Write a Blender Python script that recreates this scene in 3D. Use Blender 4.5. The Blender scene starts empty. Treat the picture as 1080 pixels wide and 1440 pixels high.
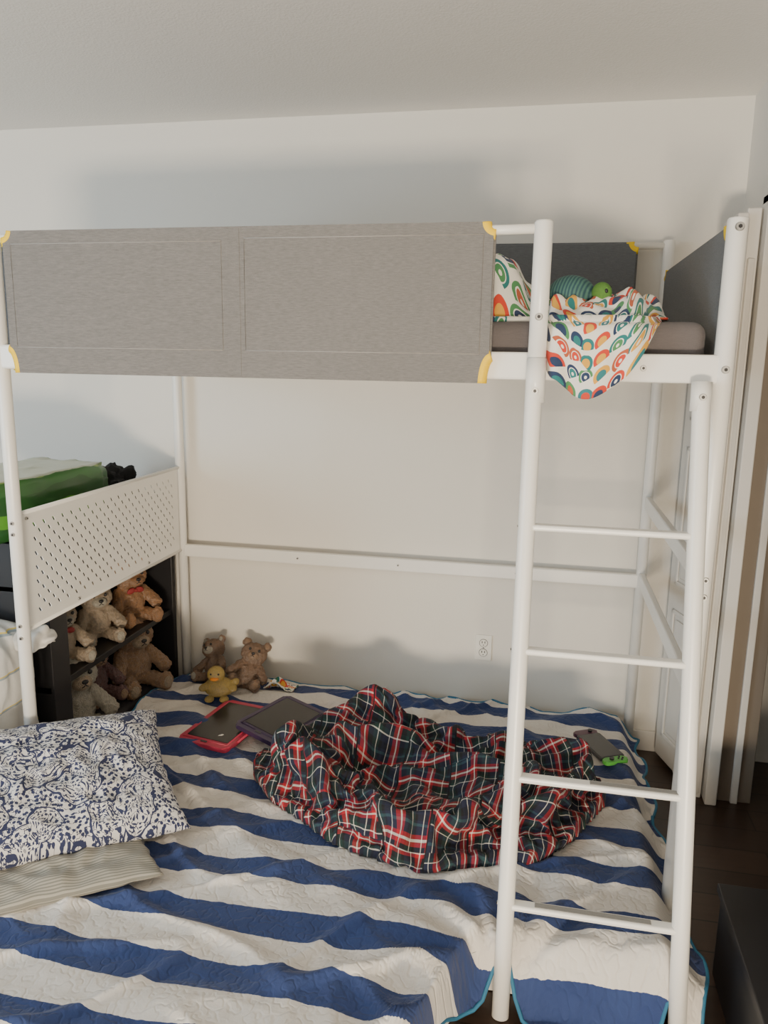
import bpy, bmesh, math, random, time
import numpy as np
from mathutils import Vector, Matrix, noise, Euler
random.seed(7)
SC=bpy.context.scene
COL=SC.collection
L=2.0; W=1.118; H=.353; H2=.461; FZ=-1.62; YW=1.178; ZC=.964; XR=2.263
# ---------------------------------------------------------------- helpers
class NT:
    def __init__(s,name):
        s.m=bpy.data.materials.new(name); s.m.use_nodes=True; s.t=s.m.node_tree
        s.b=s.t.nodes['Principled BSDF']
    def n(s,typ,**kw):
        nd=s.t.nodes.new(typ)
        for k,v in kw.items(): setattr(nd,k,v)
        return nd
    def set(s,inp,v):
        if isinstance(v,bpy.types.NodeSocket): s.t.links.new(v,inp)
        else: inp.default_value=v
    def math(s,op,a,b=None,c=None):
        nd=s.t.nodes.new('ShaderNodeMath'); nd.operation=op
        s.set(nd.inputs[0],a)
        if b is not None: s.set(nd.inputs[1],b)
        if c is not None: s.set(nd.inputs[2],c)
        return nd.outputs[0]
    def mix(s,f,a,b,blend='MIX'):
        nd=s.t.nodes.new('ShaderNodeMix'); nd.data_type='RGBA'; nd.blend_type=blend
        s.set(nd.inputs[0],f); s.set(nd.inputs[6],a); s.set(nd.inputs[7],b)
        return nd.outputs[2]
    def ramp(s,f,stops,interp='LINEAR'):
        nd=s.t.nodes.new('ShaderNodeValToRGB'); cr=nd.color_ramp; cr.interpolation=interp
        while len(cr.elements)<len(stops): cr.elements.new(.5)
        for e,(p,c) in zip(cr.elements,stops): e.position=p; e.color=c
        s.set(nd.inputs[0],f); return nd.outputs[0]
    def noise(s,vec,scale,detail=3,rough=.5):
        nd=s.n('ShaderNodeTexNoise'); nd.inputs['Scale'].default_value=scale
        nd.inputs['Detail'].default_value=detail; nd.inputs['Roughness'].default_value=rough
        if vec is not None: s.set(nd.inputs['Vector'],vec)
        return nd
    def bump(s,h,strength=.3,dist=.01):
        nd=s.n('ShaderNodeBump'); nd.inputs['Strength'].default_value=strength; nd.inputs['Distance'].default_value=dist
        s.set(nd.inputs['Height'],h); s.t.links.new(nd.outputs[0],s.b.inputs['Normal'])
    def base(s,c,rough=.6,metal=0,spec=None,sheen=None):
        s.set(s.b.inputs['Base Color'],c); s.b.inputs['Roughness'].default_value=rough; s.b.inputs['Metallic'].default_value=metal
        if spec is not None: s.b.inputs['Specular IOR Level'].default_value=spec
        if sheen: s.b.inputs['Sheen Weight'].default_value=sheen
    def obj(s): return s.n('ShaderNodeTexCoord').outputs['Object']
    def uv(s): return s.n('ShaderNodeTexCoord').outputs['UV']
def plain(name,c,rough=.5,metal=0,nscale=30,var=.04,bump=0.05,sheen=None,bd=.002):
    t=NT(name); o=t.obj(); n=t.noise(o,nscale,3)
    c2=tuple(min(1,x*(1-var*4)) for x in c[:3])+(1,)
    t.base(t.mix(n.outputs[0],c,c2),rough,metal,sheen=sheen)
    if bump: t.bump(n.outputs[0],bump,bd)
    return t.m
def link(ob,parent=None):
    COL.objects.link(ob)
    if parent: ob.parent=parent
    return ob
def empty(name,loc=(0,0,0)):
    e=bpy.data.objects.new(name,None); e.empty_display_size=.1; e.location=loc; COL.objects.link(e); return e
def mesh(name,vs,fs,mat=None,parent=None,smooth=False,uvs=None):
    me=bpy.data.meshes.new(name); me.from_pydata([tuple(v) for v in vs],[],fs); me.update()
    if uvs is not None:
        ul=me.uv_layers.new(name='UVMap')
        for lp in me.loops: ul.data[lp.index].uv=uvs[lp.vertex_index]
    if smooth:
        for p in me.polygons: p.use_smooth=True
    ob=bpy.data.objects.new(name,me)
    if mat: me.materials.append(mat)
    return link(ob,parent)
def bm_obj(name,bm,mat=None,parent=None,smooth=False):
    me=bpy.data.meshes.new(name); bm.to_mesh(me); bm.free()
    if smooth:
        for p in me.polygons: p.use_smooth=True
    if mat: me.materials.append(mat)
    return link(bpy.data.objects.new(name,me),parent)
def box(name,x0,x1,y0,y1,z0,z1,mat,parent=None,bev=.003,seg=2):
    bm=bmesh.new(); bmesh.ops.create_cube(bm,size=1)
    for v in bm.verts:
        v.co=Vector((x0+(v.co.x+.5)*(x1-x0),y0+(v.co.y+.5)*(y1-y0),z0+(v.co.z+.5)*(z1-z0)))
    if bev: bmesh.ops.bevel(bm,geom=bm.edges[:],offset=bev,segments=seg,affect='EDGES',profile=.5)
    return bm_obj(name,bm,mat,parent,smooth=False)
def obox(name,c,sx,sy,sz,rot,mat,parent=None,bev=.003,seg=2):
    bm=bmesh.new(); bmesh.ops.create_cube(bm,size=1)
    for v in bm.verts: v.co=Vector((v.co.x*sx,v.co.y*sy,v.co.z*sz))
    if bev: bmesh.ops.bevel(bm,geom=bm.edges[:],offset=bev,segments=seg,affect='EDGES',profile=.5)
    M=Matrix.Translation(c)@Euler(rot).to_matrix().to_4x4()
    bmesh.ops.transform(bm,matrix=M,verts=bm.verts)
    return bm_obj(name,bm,mat,parent)
def tube(name,pts,r,mat,parent=None,seg=20,closed=False,caps=True,sq=1.0):
    pts=[Vector(p) for p in pts]; n=len(pts); vs=[];fs=[]
    rr=r if isinstance(r,(list,tuple)) else [r]*n
    up=None
    for i,p in enumerate(pts):
        if closed: t=(pts[(i+1)%n]-pts[i-1]).normalized()
        else: t=(pts[min(i+1,n-1)]-pts[max(i-1,0)]).normalized()
        if up is None:
            up=Vector((0,0,1)) if abs(t.z)<.9 else Vector((0,1,0))
        a=t.cross(up).normalized(); b=a.cross(t).normalized(); up=b
        for k in range(seg):
            an=2*math.pi*k/seg
            vs.append(p+a*math.cos(an)*rr[i]+b*math.sin(an)*rr[i]*sq)
    m=n if closed else n-1
    for i in range(m):
        for k in range(seg):
            j=(i+1)%n
            fs.append((i*seg+k,i*seg+(k+1)%seg,j*seg+(k+1)%seg,j*seg+k))
    if caps and not closed:
        fs.append(tuple(range(seg))[::-1]); fs.append(tuple(range((n-1)*seg,n*seg)))
    ob=mesh(name,vs,fs,mat,parent,smooth=True)
    if caps and not closed:
        ob.data.polygons[-1].use_smooth=False; ob.data.polygons[-2].use_smooth=False
    return ob
def ellip(bm,c,r,rot=(0,0,0),sub=3):
    M=Matrix.Translation(c)@Euler(rot).to_matrix().to_4x4()@Matrix.Diagonal((r[0],r[1],r[2],1))
    bmesh.ops.create_icosphere(bm,subdivisions=sub,radius=1,matrix=M)
def sstep(a,b,x):
    t=min(1,max(0,(x-a)/(b-a))); return t*t*(3-2*t)
def N(x,y,z=0): return noise.noise(Vector((x,y,z)))

# ---------------------------------------------------------------- materials
def wall_mat(name,c,scale=220,st=.25,blotch=.06):
    t=NT(name); o=t.obj()
    n=t.noise(o,scale,2); n2=t.noise(o,1.3,3)
    c2=tuple(x*(1-blotch) for x in c[:3])+(1,)
    t.base(t.mix(n2.outputs[0],c,c2),.75); t.bump(n.outputs[0],st,.002); return t.m
M_wall=wall_mat('wall_paint',(.78,.745,.68,1))
M_ceil=wall_mat('ceiling_texture',(.84,.825,.79,1),130,.8)
M_white=plain('white_metal',(.86,.84,.79,1),.33,nscale=8,var=.01,bump=0)
M_door=plain('door_paint',(.72,.69,.64,1),.45,nscale=6,var=.02,bump=0)
M_beige=plain('beige_panel',(.22,.18,.14,1),.6,nscale=6,var=.03,bump=0)
M_steel=plain('steel_bolt',(.45,.44,.42,1),.35,.8,bump=0)
M_yellow=plain('yellow_binding',(.95,.62,.0,1),.6,nscale=90,var=.02,bump=.1)
M_black=plain('black_wood',(.018,.017,.019,1),.42,nscale=20,bump=.03)
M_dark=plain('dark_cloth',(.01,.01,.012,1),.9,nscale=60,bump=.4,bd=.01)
def fabric_mat(name,c,c2,amp=1.3):
    t=NT(name); o=t.obj()
    mp=t.n('ShaderNodeMapping'); t.set(mp.inputs[0],o); mp.inputs['Scale'].default_value=(.35,.35,2.2)
    n=t.noise(mp.outputs[0],150,4,.65)
    n3=t.noise(o,420,2)
    n2=t.noise(o,2.5,2)
    f=t.math('MULTIPLY_ADD',n.outputs[0],amp,.5-amp/2)
    a=t.mix(f,c,c2); a=t.mix(t.math('MULTIPLY',n2.outputs[0],.25),a,c2)
    t.base(a,.9,sheen=.1); t.bump(t.math('ADD',n.outputs[0],n3.outputs[0]),.4,.003); return t.m
M_guard=fabric_mat('gray_mesh_fabric',(.25,.236,.222,1),(.135,.128,.122,1),1.8)
M_guard_shade=fabric_mat('gray_mesh_fabric_shaded',(.19,.195,.20,1),(.115,.119,.122,1),1.7)  # same guard fabric, shade of back and end guards put into the colour
M_stitch=plain('stitching',(.42,.40,.38,1),.8,bump=0)
M_sheetgray=fabric_mat('gray_sheet',(.15,.130,.130,1),(.11,.098,.098,1))

def wood_floor():
    t=NT('dark_wood_floor'); o=t.obj()
    br=t.n('ShaderNodeTexBrick'); t.set(br.inputs['Vector'],o)
    br.inputs['Scale'].default_value=1; br.inputs['Brick Width'].default_value=1.2; br.inputs['Row Height'].default_value=.13
    br.inputs['Mortar Size'].default_value=.0025
    br.inputs['Color1'].default_value=(.075,.042,.028,1); br.inputs['Color2'].default_value=(.045,.026,.018,1); br.inputs['Mortar'].default_value=(.008,.005,.004,1)
    mp=t.n('ShaderNodeMapping'); t.set(mp.inputs[0],o); mp.inputs['Scale'].default_value=(1.5,22,1)
    n=t.noise(mp.outputs[0],4,5)
    t.base(t.mix(t.math('MULTIPLY',n.outputs[0],.6),br.outputs[0],(.02,.011,.008,1)),.35); t.bump(br.outputs[1],-.2,.003); return t.m
M_floor=wood_floor()

# ---------------------------------------------------------------- room
box('floor',-2.6,4.2,-4.6,YW+.1,FZ-.1,FZ,M_floor,bev=0)
box('wall_back',-2.6,4.2,YW,YW+.12,FZ,ZC,M_wall,bev=0)
box('ceiling',-2.6,4.2,-4.6,YW+.12,ZC,ZC+.1,M_ceil,bev=0)
DY0=-.35; DY1=.86; DZ=.56
bm=bmesh.new()
for (a,b,c,d) in ((DY1,YW,FZ,ZC),(DY0,DY1,DZ,ZC),(-4.6,DY0,FZ,ZC)):
    r=bmesh.ops.create_cube(bm,size=1)
    for v in r['verts']:
        v.co=Vector((XR+(v.co.x+.5)*.15,a+(v.co.y+.5)*(b-a),c+(v.co.z+.5)*(d-c)))
bm_obj('wall_right',bm,M_wall)
box('wall_hall',3.05,3.15,-4.6,YW,FZ,ZC,M_wall,bev=0)
tr=empty('trim_1')
box('jamb_far',XR-.012,XR+.03,DY1-.075,DY1+.005,FZ,DZ,M_door,tr,.004)
box('casing_far',XR+.03,XR+.16,DY1-.03,DY1,FZ,DZ+.02,M_beige,tr,.003)
box('stop_far',XR+.085,XR+.11,DY1-.045,DY1-.03,FZ,DZ,M_door,tr,.003)
box('jamb_head',XR-.012,XR+.16,DY0,DY1,DZ-.03,DZ+.03,M_door,tr,.004)
box('jamb_near',XR-.012,XR+.16,DY0-.01,DY0+.03,FZ,DZ,M_door,tr,.004)
d=empty('door_1',(2.125,1.135,0)); d.rotation_euler=(0,0,math.radians(-72))
def dbox(n,a,b,c,dd,e,f,m=M_door,bv=.004): 
    return box(n,a,b,c,dd,e,f,m,d,bv)
dw=.33
dbox('leaf',0,dw,-.012,.012,FZ+.02,.36)
for (z0,z1) in ((-1.5,-.95),(-.85,-.30),(-.2,.28)):
    for (y0,y1) in ((-.02,-.012),):
        dbox('panel_mould_a',.05,dw-.05,y0,y1,z0,z0+.018); dbox('panel_mould_b',.05,dw-.05,y0,y1,z1-.018,z1)
        dbox('panel_mould_c',.05,.068,y0,y1,z0,z1); dbox('panel_mould_d',dw-.068,dw-.05,y0,y1,z0,z1)
        dbox('panel_field',.085,dw-.085,y0,y1,z0+.035,z1-.035,M_door,.006)
sd=empty('door_2')
box('slab',2.165,2.20,.80,1.02,FZ+.012,.50,M_door,sd,.004)
box('slab_edge',2.20,2.245,.83,.86,FZ,.52,M_door,sd,.004)
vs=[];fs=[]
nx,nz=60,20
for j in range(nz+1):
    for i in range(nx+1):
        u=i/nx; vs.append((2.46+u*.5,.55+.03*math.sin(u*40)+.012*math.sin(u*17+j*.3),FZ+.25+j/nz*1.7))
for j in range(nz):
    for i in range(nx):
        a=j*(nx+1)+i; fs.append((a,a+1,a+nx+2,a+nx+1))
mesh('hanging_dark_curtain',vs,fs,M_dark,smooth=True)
box('baseboard_back',-2.6,XR,YW-.014,YW,FZ,FZ+.09,M_door,bev=.003)
ou=empty('wall_outlet',(1.375,YW,-1.222))
M_plate=plain('outlet_plastic',(.90,.87,.80,1),.35,bump=0)
M_slot=plain('outlet_slot',(.05,.045,.04,1),.6,bump=0)
box('plate',-.036,.036,-.007,0,-.058,.058,M_plate,ou,.003)
for s in (-1,1):
    bm=bmesh.new(); bmesh.ops.create_cone(bm,cap_ends=True,segments=24,radius1=.0165,radius2=.0165,depth=.004,matrix=Matrix.Translation((0,-.0085,s*.022))@Matrix.Rotation(math.pi/2,4,'X'))
    bm_obj('receptacle',bm,M_plate,ou)
    tube('receptacle_groove',[(.018*math.cos(k*math.pi/12),-.0075,s*.022+.018*math.sin(k*math.pi/12)) for k in range(24)],.0009,M_slot,ou,6,closed=True)
    for q in (-.006,.006): box('slot',q-.0018,q+.0018,-.0115,-.009,s*.022,s*.022+.009,M_slot,ou,0)
    box('ground_slot',-.002,.002,-.0115,-.009,s*.022-.01,s*.022-.006,M_slot,ou,0)
bm=bmesh.new(); bmesh.ops.create_icosphere(bm,subdivisions=2,radius=.003,matrix=Matrix.Translation((0,-.008,0))); bm_obj('screw',bm,M_steel,ou)

# ---------------------------------------------------------------- loft bed
bed=empty('metal_bunk_bed')
R=.0205
def bolt(p,nrm,r=.009):
    nrm=Vector(nrm).normalized()
    M=Matrix.Translation(Vector(p))@nrm.to_track_quat('Z','Y').to_matrix().to_4x4()
    bm=bmesh.new(); bmesh.ops.create_cone(bm,cap_ends=True,segments=20,radius1=r,radius2=r*.8,depth=.005,matrix=M)
    o=bm_obj('bolt',bm,M_steel,bed)
    bm=bmesh.new(); bmesh.ops.create_cone(bm,cap_ends=True,segments=6,radius1=r*.45,radius2=r*.45,depth=.002,matrix=M@Matrix.Translation((0,0,.003)))
    bm_obj('bolt_socket',bm,M_black,bed)
def post(name,x,y,z0,z1,r=R):
    return tube(name,[(x,y,z0),(x,y,z1-.004),(x,y,z1)],[r,r,r*.85],M_white,bed,24)
post('post_front_left',0,0,FZ,H-.012); post('post_front_right',L,0,FZ,H,.0245)
post('post_back_left',0,W,FZ,H2); post('post_back_right',L,W,FZ,H2)
box('rail_front',.0,L,-.018,.018,-.035,.035,M_white,bed,.006)
box('rail_back',.0,L,W-.018,W+.018,-.035,.035,M_white,bed,.006)
box('rail_end_right',L-.016,L+.016,0,W,-.035,.035,M_white,bed,.006)
box('rail_end_left',-.016,.016,0,W,-.035,.035,M_white,bed,.006)
for i in range(14): box('slat',.02,L-.02,.05+i*.077,.08+i*.077,-.033,-.022,M_white,bed,.002)
tr_=.012
HG=.330
tube('guard_tube_front',[(0,0,HG),(.02,-.012,HG),(1.43,-.0247,HG),(1.55,-.038,HG)],tr_,M_white,bed)
tube('guard_tube_end_right',[(L,0,HG-.005),(L,W,HG-.005)],tr_,M_white,bed)
tube('guard_tube_end_left',[(0,0,HG),(0,W,HG)],tr_,M_white,bed)
tube('guard_tube_back',[(0,W,H2-.020),(L,W,H2-.020)],tr_,M_white,bed)
box('rail_low_back',0,L,W-.013,W+.013,-.858-.028,-.858+.028,M_white,bed,.005)
for z in (-.533,-.845): box('rail_low_end_right',L-.012,L+.012,0,W,z-.026,z+.026,M_white,bed,.005)
for x in (.55,1.0,1.5): bolt((x,W-.015,-.858),(0,-1,0),.005)
for z in (.33,): bolt((L,-.026,z),(0,-1,0),.011)
bolt((L,-.026,-.0),(0,-1,0),.010)
for z in (-.53,-.575): bolt((L+.003,-.026,z),(0,-1,0),.009)
for z in (-.50,-.535,-.83,-.87): bolt((.004,-.021,z),(.3,-1,0),.007)
bolt((1.81,-.02,.0),(0,-1,0),.008)
def guard(name,o,ds,dn,s0,s1,t0,t1,th,mat,cuts,stitch=(),seams=()):
    o=Vector(o);ds=Vector(ds);dn=Vector(dn);up=Vector((0,0,1))
    P=lambda s,t,n: o+ds*s+up*t+dn*n
    corners=[(s0,t0,1,1),(s1,t0,-1,1),(s1,t1,-1,-1),(s0,t1,1,-1)]
    out=[];arcs=[]
    for (cs,ct,xs,ys),(a,b) in zip(corners,cuts):
        arc=[]
        for k in range(9):
            an=k/8*math.pi/2
            arc.append((cs+xs*a*math.cos(an),ct+ys*b*math.sin(an)))
        if xs*ys>0: arc=arc[::-1]
        out+=arc; arcs.append(arc)
    n=len(out)
    vs=[P(s,t,th/2) for s,t in out]+[P(s,t,-th/2) for s,t in out]
    fs=[tuple(range(n)),tuple(range(2*n-1,n-1,-1))]+[(i,(i+1)%n,n+(i+1)%n,n+i) for i in range(n)]
    bm=bmesh.new(); bv=[bm.verts.new(v) for v in vs]
    for f in fs: bm.faces.new([bv[i] for i in f])
    bmesh.ops.recalc_face_normals(bm,faces=bm.faces[:])
    le=[e for e in bm.edges if abs((e.verts[0].co-e.verts[1].co).dot(dn))<1e-5]
    bmesh.ops.bevel(bm,geom=le,offset=min(.007,th*.35),segments=3,affect='EDGES')
    ob=bm_obj(name,bm,mat,bed)
    for arc,(a,b) in zip(arcs,cuts):
        if a>.012: tube(name+'_binding',[P(s,t,0) for s,t in arc],th*.5+.0015,M_yellow,bed,12)
    for (a,b,c,d_) in stitch:
        tube(name+'_stitch',[P(a,c,th/2+.0003),P(b,c,th/2+.0003),P(b,d_,th/2+.0003),P(a,d_,th/2+.0003)],.0012,M_stitch,bed,6,closed=True)
    for (a,b) in seams:
        obox(name+'_seam',P((a+b)/2,(t0+t1)/2,th/2),b-a,.002,t1-t0-.01,(0,0,math.atan2(ds.y,ds.x)),mat,bed,.0008,1)
    return ob
guard('guard_front',(0,-.012,0),(1,-.009,0),(0,-1,0),.045,1.435,-.045,.348,.030,M_guard,[(.025,.07),(.025,.07),(.028,.028),(.028,.028)],
      stitch=[(.075,.71,.028,.312),(.775,1.405,.028,.318)],seams=[(.725,.762)])
guard('guard_back',(0,W,0),(1,0,0),(0,1,0),.10,1.89,.03,.455,.030,M_guard_shade,[(.03,.03),(.03,.03),(.03,.03),(.03,.03)])
guard('guard_end_right',(L,0,0),(0,1,0),(1,0,0),.045,1.06,-.04,.345,.030,M_guard_shade,[(.03,.06),(.03,.06),(.03,.03),(.03,.03)])
guard('guard_end_left',(0,0,0),(0,1,0),(-1,0,0),.045,1.06,-.04,.345,.030,M_guard_shade,[(.03,.06),(.03,.06),(.03,.03),(.03,.03)])
def ly(z): return -.05-.19*max(0,(-z-.05))
XL,XRt=1.55,1.945
tube('ladder_post_upper',[(XL,-.042,-.06),(XL,-.042,.343),(XL,-.042,.348)],[.0225,.0225,.019],M_white,bed,24)
def rail(name,x,x2,z1):
    zs=[z1,z1-.01,-.12,-.4,-.9,-1.3,FZ]
    return tube(name,[(x+(x2-x)*(-z/1.6),ly(z),z) for z in zs],[.019,.0215]+[.0215]*5,M_white,bed,24)
rail('ladder_rail_left',XL-.003,XL,-.03); rail('ladder_rail_right',XRt,XRt+.03,-.03)
tube('ladder_sleeve',[(XL,-.046,.02),(XL,-.051,-.09)],.0245,M_white,bed,24)
tube('ladder_sleeve',[(XRt,-.048,-.03),(XRt,-.055,-.10)],.0245,M_white,bed,24)
M_grip=plain('grip_tape',(.30,.29,.27,1),.8,nscale=300,bump=.3)
for k,z in enumerate((-.396,-.703,-1.019,-1.338)):
    y=ly(z); xr=XRt+.03*(-z/1.6)
    obox('rung',((XL+xr)/2,y,z),xr-XL-.02,.032,.016,(0,0,0),M_white,bed,.006,3)
    if k>=2: obox('rung_grip',((XL+xr)/2+(.09 if k==2 else .0),y,z+.0085),.22 if k==2 else .28,.018,.002,(0,0,0),M_grip,bed,.0008,1)
    for xx in (XL-.021,): bolt((xx,y,z),(-1,-.2,0),.006)
for (x,y,z) in ((XL,-.066,.12),(XL,-.073,-.06),(XRt,-.076,-.065)): bolt((x,y,z),(0,-1,0),.0095)
def perf():
    y0,y1,z0,z1=.03,W-.03,-.855,-.478
    my,mz=.045,.035
    ny,nz=38,13
    cy=(y1-y0-2*my)/ny; cz=(z1-z0-2*mz)/nz
    vs=[];fs=[];idx={}
    def V(y,z):
        k=(round(y,5),round(z,5))
        if k not in idx: idx[k]=len(vs); vs.append((0,y,z))
        return idx[k]
    for i in range(ny):
        for j in range(nz):
            a=y0+my+i*cy; b=z0+mz+j*cz
            cx_,cz_=a+cy/2,b+cz/2
            q=[V(a,b),V(a+cy,b),V(a+cy,b+cz),V(a,b+cz)]
            if (i+j)%2==0:
                w,h=cy*.20,cz*.36
                pts=[(-w,-h*.7),(0,-h),(w,-h*.7),(w,h*.7),(0,h),(-w,h*.7)]
                sk=.005
                ids=[V(cx_+py+sk*pz/h*-1,cz_+pz) for (py,pz) in pts]
                fs+= [(q[0],q[1],ids[2],ids[1]),(q[0],ids[1],ids[0]),(q[1],q[2],ids[3],ids[2]),(q[2],ids[4],ids[3]),(q[2],q[3],ids[5],ids[4]),(q[3],q[0],ids[0],ids[5])]
            else: fs.append(tuple(q))
    Y=[y0+my+i*cy for i in range(ny+1)]; Z=[z0+mz+j*cz for j in range(nz+1)]
    for i in range(ny):
        fs.append((V(Y[i],z0),V(Y[i+1],z0),V(Y[i+1],Z[0]),V(Y[i],Z[0])))
        fs.append((V(Y[i],Z[-1]),V(Y[i+1],Z[-1]),V(Y[i+1],z1),V(Y[i],z1)))
    for j in range(nz):
        fs.append((V(y0,Z[j]),V(Y[0],Z[j]),V(Y[0],Z[j+1]),V(y0,Z[j+1])))
        fs.append((V(Y[-1],Z[j]),V(y1,Z[j]),V(y1,Z[j+1]),V(Y[-1],Z[j+1])))
    for (a,b,c,e) in ((y0,Y[0],z0,Z[0]),(Y[-1],y1,z0,Z[0]),(y0,Y[0],Z[-1],z1),(Y[-1],y1,Z[-1],z1)):
        fs.append((V(a,c),V(b,c),V(b,e),V(a,e)))
    o=mesh('foot_panel',vs,fs,M_white,bed)
    s=o.modifiers.new('s','SOLIDIFY'); s.thickness=.003; s.offset=0
    for z in (z0,z1): tube('foot_panel_edge',[(0,.02,z),(0,W-.02,z)],.007,M_white,bed,12)
    for yy,zz in ((.3,z0+.018),(.8,z0+.018),(.05,z1-.02)): bolt((.004,yy,zz),(1,0,0),.006)
perf()

# ---------------------------------------------------------------- upper mattress, blanket, toy
bm=bmesh.new(); bmesh.ops.create_cube(bm,size=1)
bmesh.ops.subdivide_edges(bm,edges=bm.edges[:],cuts=40,use_grid_fill=True)
def rbox(p,hx,hy,hz,r):
    q=Vector((p.x*2*hx,p.y*2*hy,p.z*2*hz))
    c=Vector((max(-hx+r,min(hx-r,q.x)),max(-hy+r,min(hy-r,q.y)),max(-hz+r,min(hz-r,q.z))))
    d=q-c
    return c+d.normalized()*r if d.length>1e-9 else q
for v in bm.verts:
    p=v.co.copy()
    p=Vector([math.copysign(.5*(1-(1-abs(a)*2)**1.8),a) for a in p])
    q=rbox(p,.962,.528,.068,.034)
    v.co=Vector((1.0+q.x,.556+q.y,.047+q.z+.004*N(q.x*6,q.y*6,0)*(q.z>0)))
bm_obj('bunk_mattress',bm,M_sheetgray,smooth=True)

def retro_mat(sc_=19):
    t=NT('retro_print_cotton'); uv=t.uv()
    v=t.n('ShaderNodeTexVoronoi'); v.voronoi_dimensions='2D'; t.set(v.inputs['Vector'],uv); v.inputs['Scale'].default_value=sc_; v.inputs['Randomness'].default_value=.3
    d=t.n('ShaderNodeVectorMath'); d.operation='SUBTRACT'; t.set(d.inputs[0],uv); t.set(d.inputs[1],v.outputs['Position'])
    sp=t.n('ShaderNodeSeparateXYZ'); t.set(sp.inputs[0],d.outputs[0])
    sc=t.n('ShaderNodeSeparateColor'); t.set(sc.inputs[0],v.outputs['Color'])
    an=t.math('MULTIPLY_ADD',sc.outputs[2],1.4,.87)
    h=t.math('ADD',t.math('MULTIPLY',sp.outputs[0],t.math('COSINE',an)),t.math('MULTIPLY',sp.outputs[1],t.math('SINE',an)))
    half=t.math('GREATER_THAN',h,-.008)
    D=v.outputs['Distance']
    disc=t.math('LESS_THAN',D,.50)
    ring=t.math('MULTIPLY',t.math('GREATER_THAN',D,.29),t.math('LESS_THAN',D,.34))
    hole=t.math('LESS_THAN',D,.10)
    isr=t.math('GREATER_THAN',sc.outputs[1],.50)
    m=t.math('MULTIPLY',t.math('MULTIPLY',half,disc),t.math('SUBTRACT',1.0,t.math('MULTIPLY',t.math('MAXIMUM',ring,hole),isr)))
    pal=[(0,(.02,.17,.17,1)),(.18,(.60,.05,.025,1)),(.36,(.07,.24,.09,1)),(.5,(.70,.36,.05,1)),(.64,(.02,.04,.10,1)),(.8,(.45,.10,.04,1)),(.9,(.03,.18,.20,1))]
    c=t.ramp(sc.outputs[0],pal,'CONSTANT')
    c2=t.ramp(t.math('FRACT',t.math('ADD',sc.outputs[0],.37)),pal,'CONSTANT')
    c=t.mix(t.math('LESS_THAN',D,.29),c,c2)
    t.base(t.mix(m,(.80,.77,.70,1),c),.85,sheen=.1)
    n=t.noise(t.obj(),25,3); t.bump(n.outputs[0],.25,.004); return t.m
M_retro=retro_mat(24)
def retro():
    nx,ny=110,130; vs=[];uvs=[];fs=[]
    x0,x1=1.42,1.885
    for i in range(nx+1):
        u=i/nx; x=x0+(x1-x0)*u
        hem=.018-.096*math.exp(-((x-1.675)/.11)**2)+.085*sstep(1.58,1.53,x)+.116*sstep(1.77,1.87,x)
        top=.124
        edge_y=-.046+.095*sstep(1.585,1.54,x)+.11*sstep(1.78,1.89,x)
        back=.55-.20*u
        Lh=top-hem; Lt=back-edge_y
        for j in range(ny+1):
            s=j/ny*(Lh+Lt)
            if s<Lh:
                z=hem+s; y=edge_y
                k=sstep(Lh-.045,Lh,s); y+=.022*k*k; z-=.012*k*k
                y-=.014*(.5+.5*math.sin(x*60+N(x*7,s*5)*3))*(1-k)*(1.1-s/Lh)
            else:
                q=s-Lh; y=edge_y+.022+q; z=top-.012*sstep(.05,0,q)
                lump=.045*(1-abs(N(x*6+y*3,y*5-x*2,3))*2.2)+.03*(1-abs(N(x*13+4,y*9,1))*2)+.02*N(x*30,y*25,5)
                lump+=.125*math.exp(-((x-1.455)/.05)**2-((y-.20)/.13)**2)
                lump=max(0,lump)
                z+=lump*sstep(0,.10,q)*sstep(0,.13,1-u)*(1-sstep(.85,1,q/Lt))
                z=max(.122,z)
            xx=x+.018*N(x*6,s*8,7)+(.03*(1-s/Lh)*(1.65-x) if s<Lh else .02*N(x*4,y*9,2))
            vs.append((xx,y,z)); uvs.append((x*1.0+.02*N(x*5,s*5),s))
    for i in range(nx):
        for j in range(ny):
            a=i*(ny+1)+j; fs.append((a,a+ny+1,a+ny+2,a+1))
    o=mesh('patterned_blanket',vs,fs,M_retro,None,True,uvs)
    m=o.modifiers.new('s','SOLIDIFY'); m.thickness=.006; m.offset=1
retro()
tt=empty('toy_turtle',(1.63,.12,.188)); tt.rotation_euler=(math.radians(28),math.radians(8),math.radians(-22)); tt.scale=(1.0,1.0,1.15)
M_shell=NT('turtle_shell'); 
o_=M_shell.obj(); wv=M_shell.n('ShaderNodeTexWave'); M_shell.set(wv.inputs[0],o_); wv.inputs['Scale'].default_value=34; wv.inputs['Distortion'].default_value=1.5; wv.bands_direction='X'
M_shell.base(M_shell.mix(wv.outputs[1],(.012,.05,.07,1),(.06,.15,.12,1)),.7); M_shell=M_shell.m
M_lime=plain('lime_plush',(.09,.22,.04,1),.85,nscale=200,bump=.4)
bm=bmesh.new()
bmesh.ops.create_uvsphere(bm,u_segments=48,v_segments=24,radius=1)
for v in bm.verts:
    a=math.atan2(v.co.y,v.co.x); rr=1+.07*abs(math.sin(a*6))*(1-abs(v.co.z))
    z=v.co.z*.042 if v.co.z>0 else v.co.z*.015
    v.co=Vector((v.co.x*.062*rr,v.co.y*.05*rr,z))
bm_obj('shell',bm,M_shell,tt,True)
bm=bmesh.new(); ellip(bm,(.082,0,.012),(.026,.024,.024)); ellip(bm,(.06,0,.0),(.02,.015,.014)); bm_obj('head',bm,M_lime,tt,True)
bm=bmesh.new()
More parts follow.
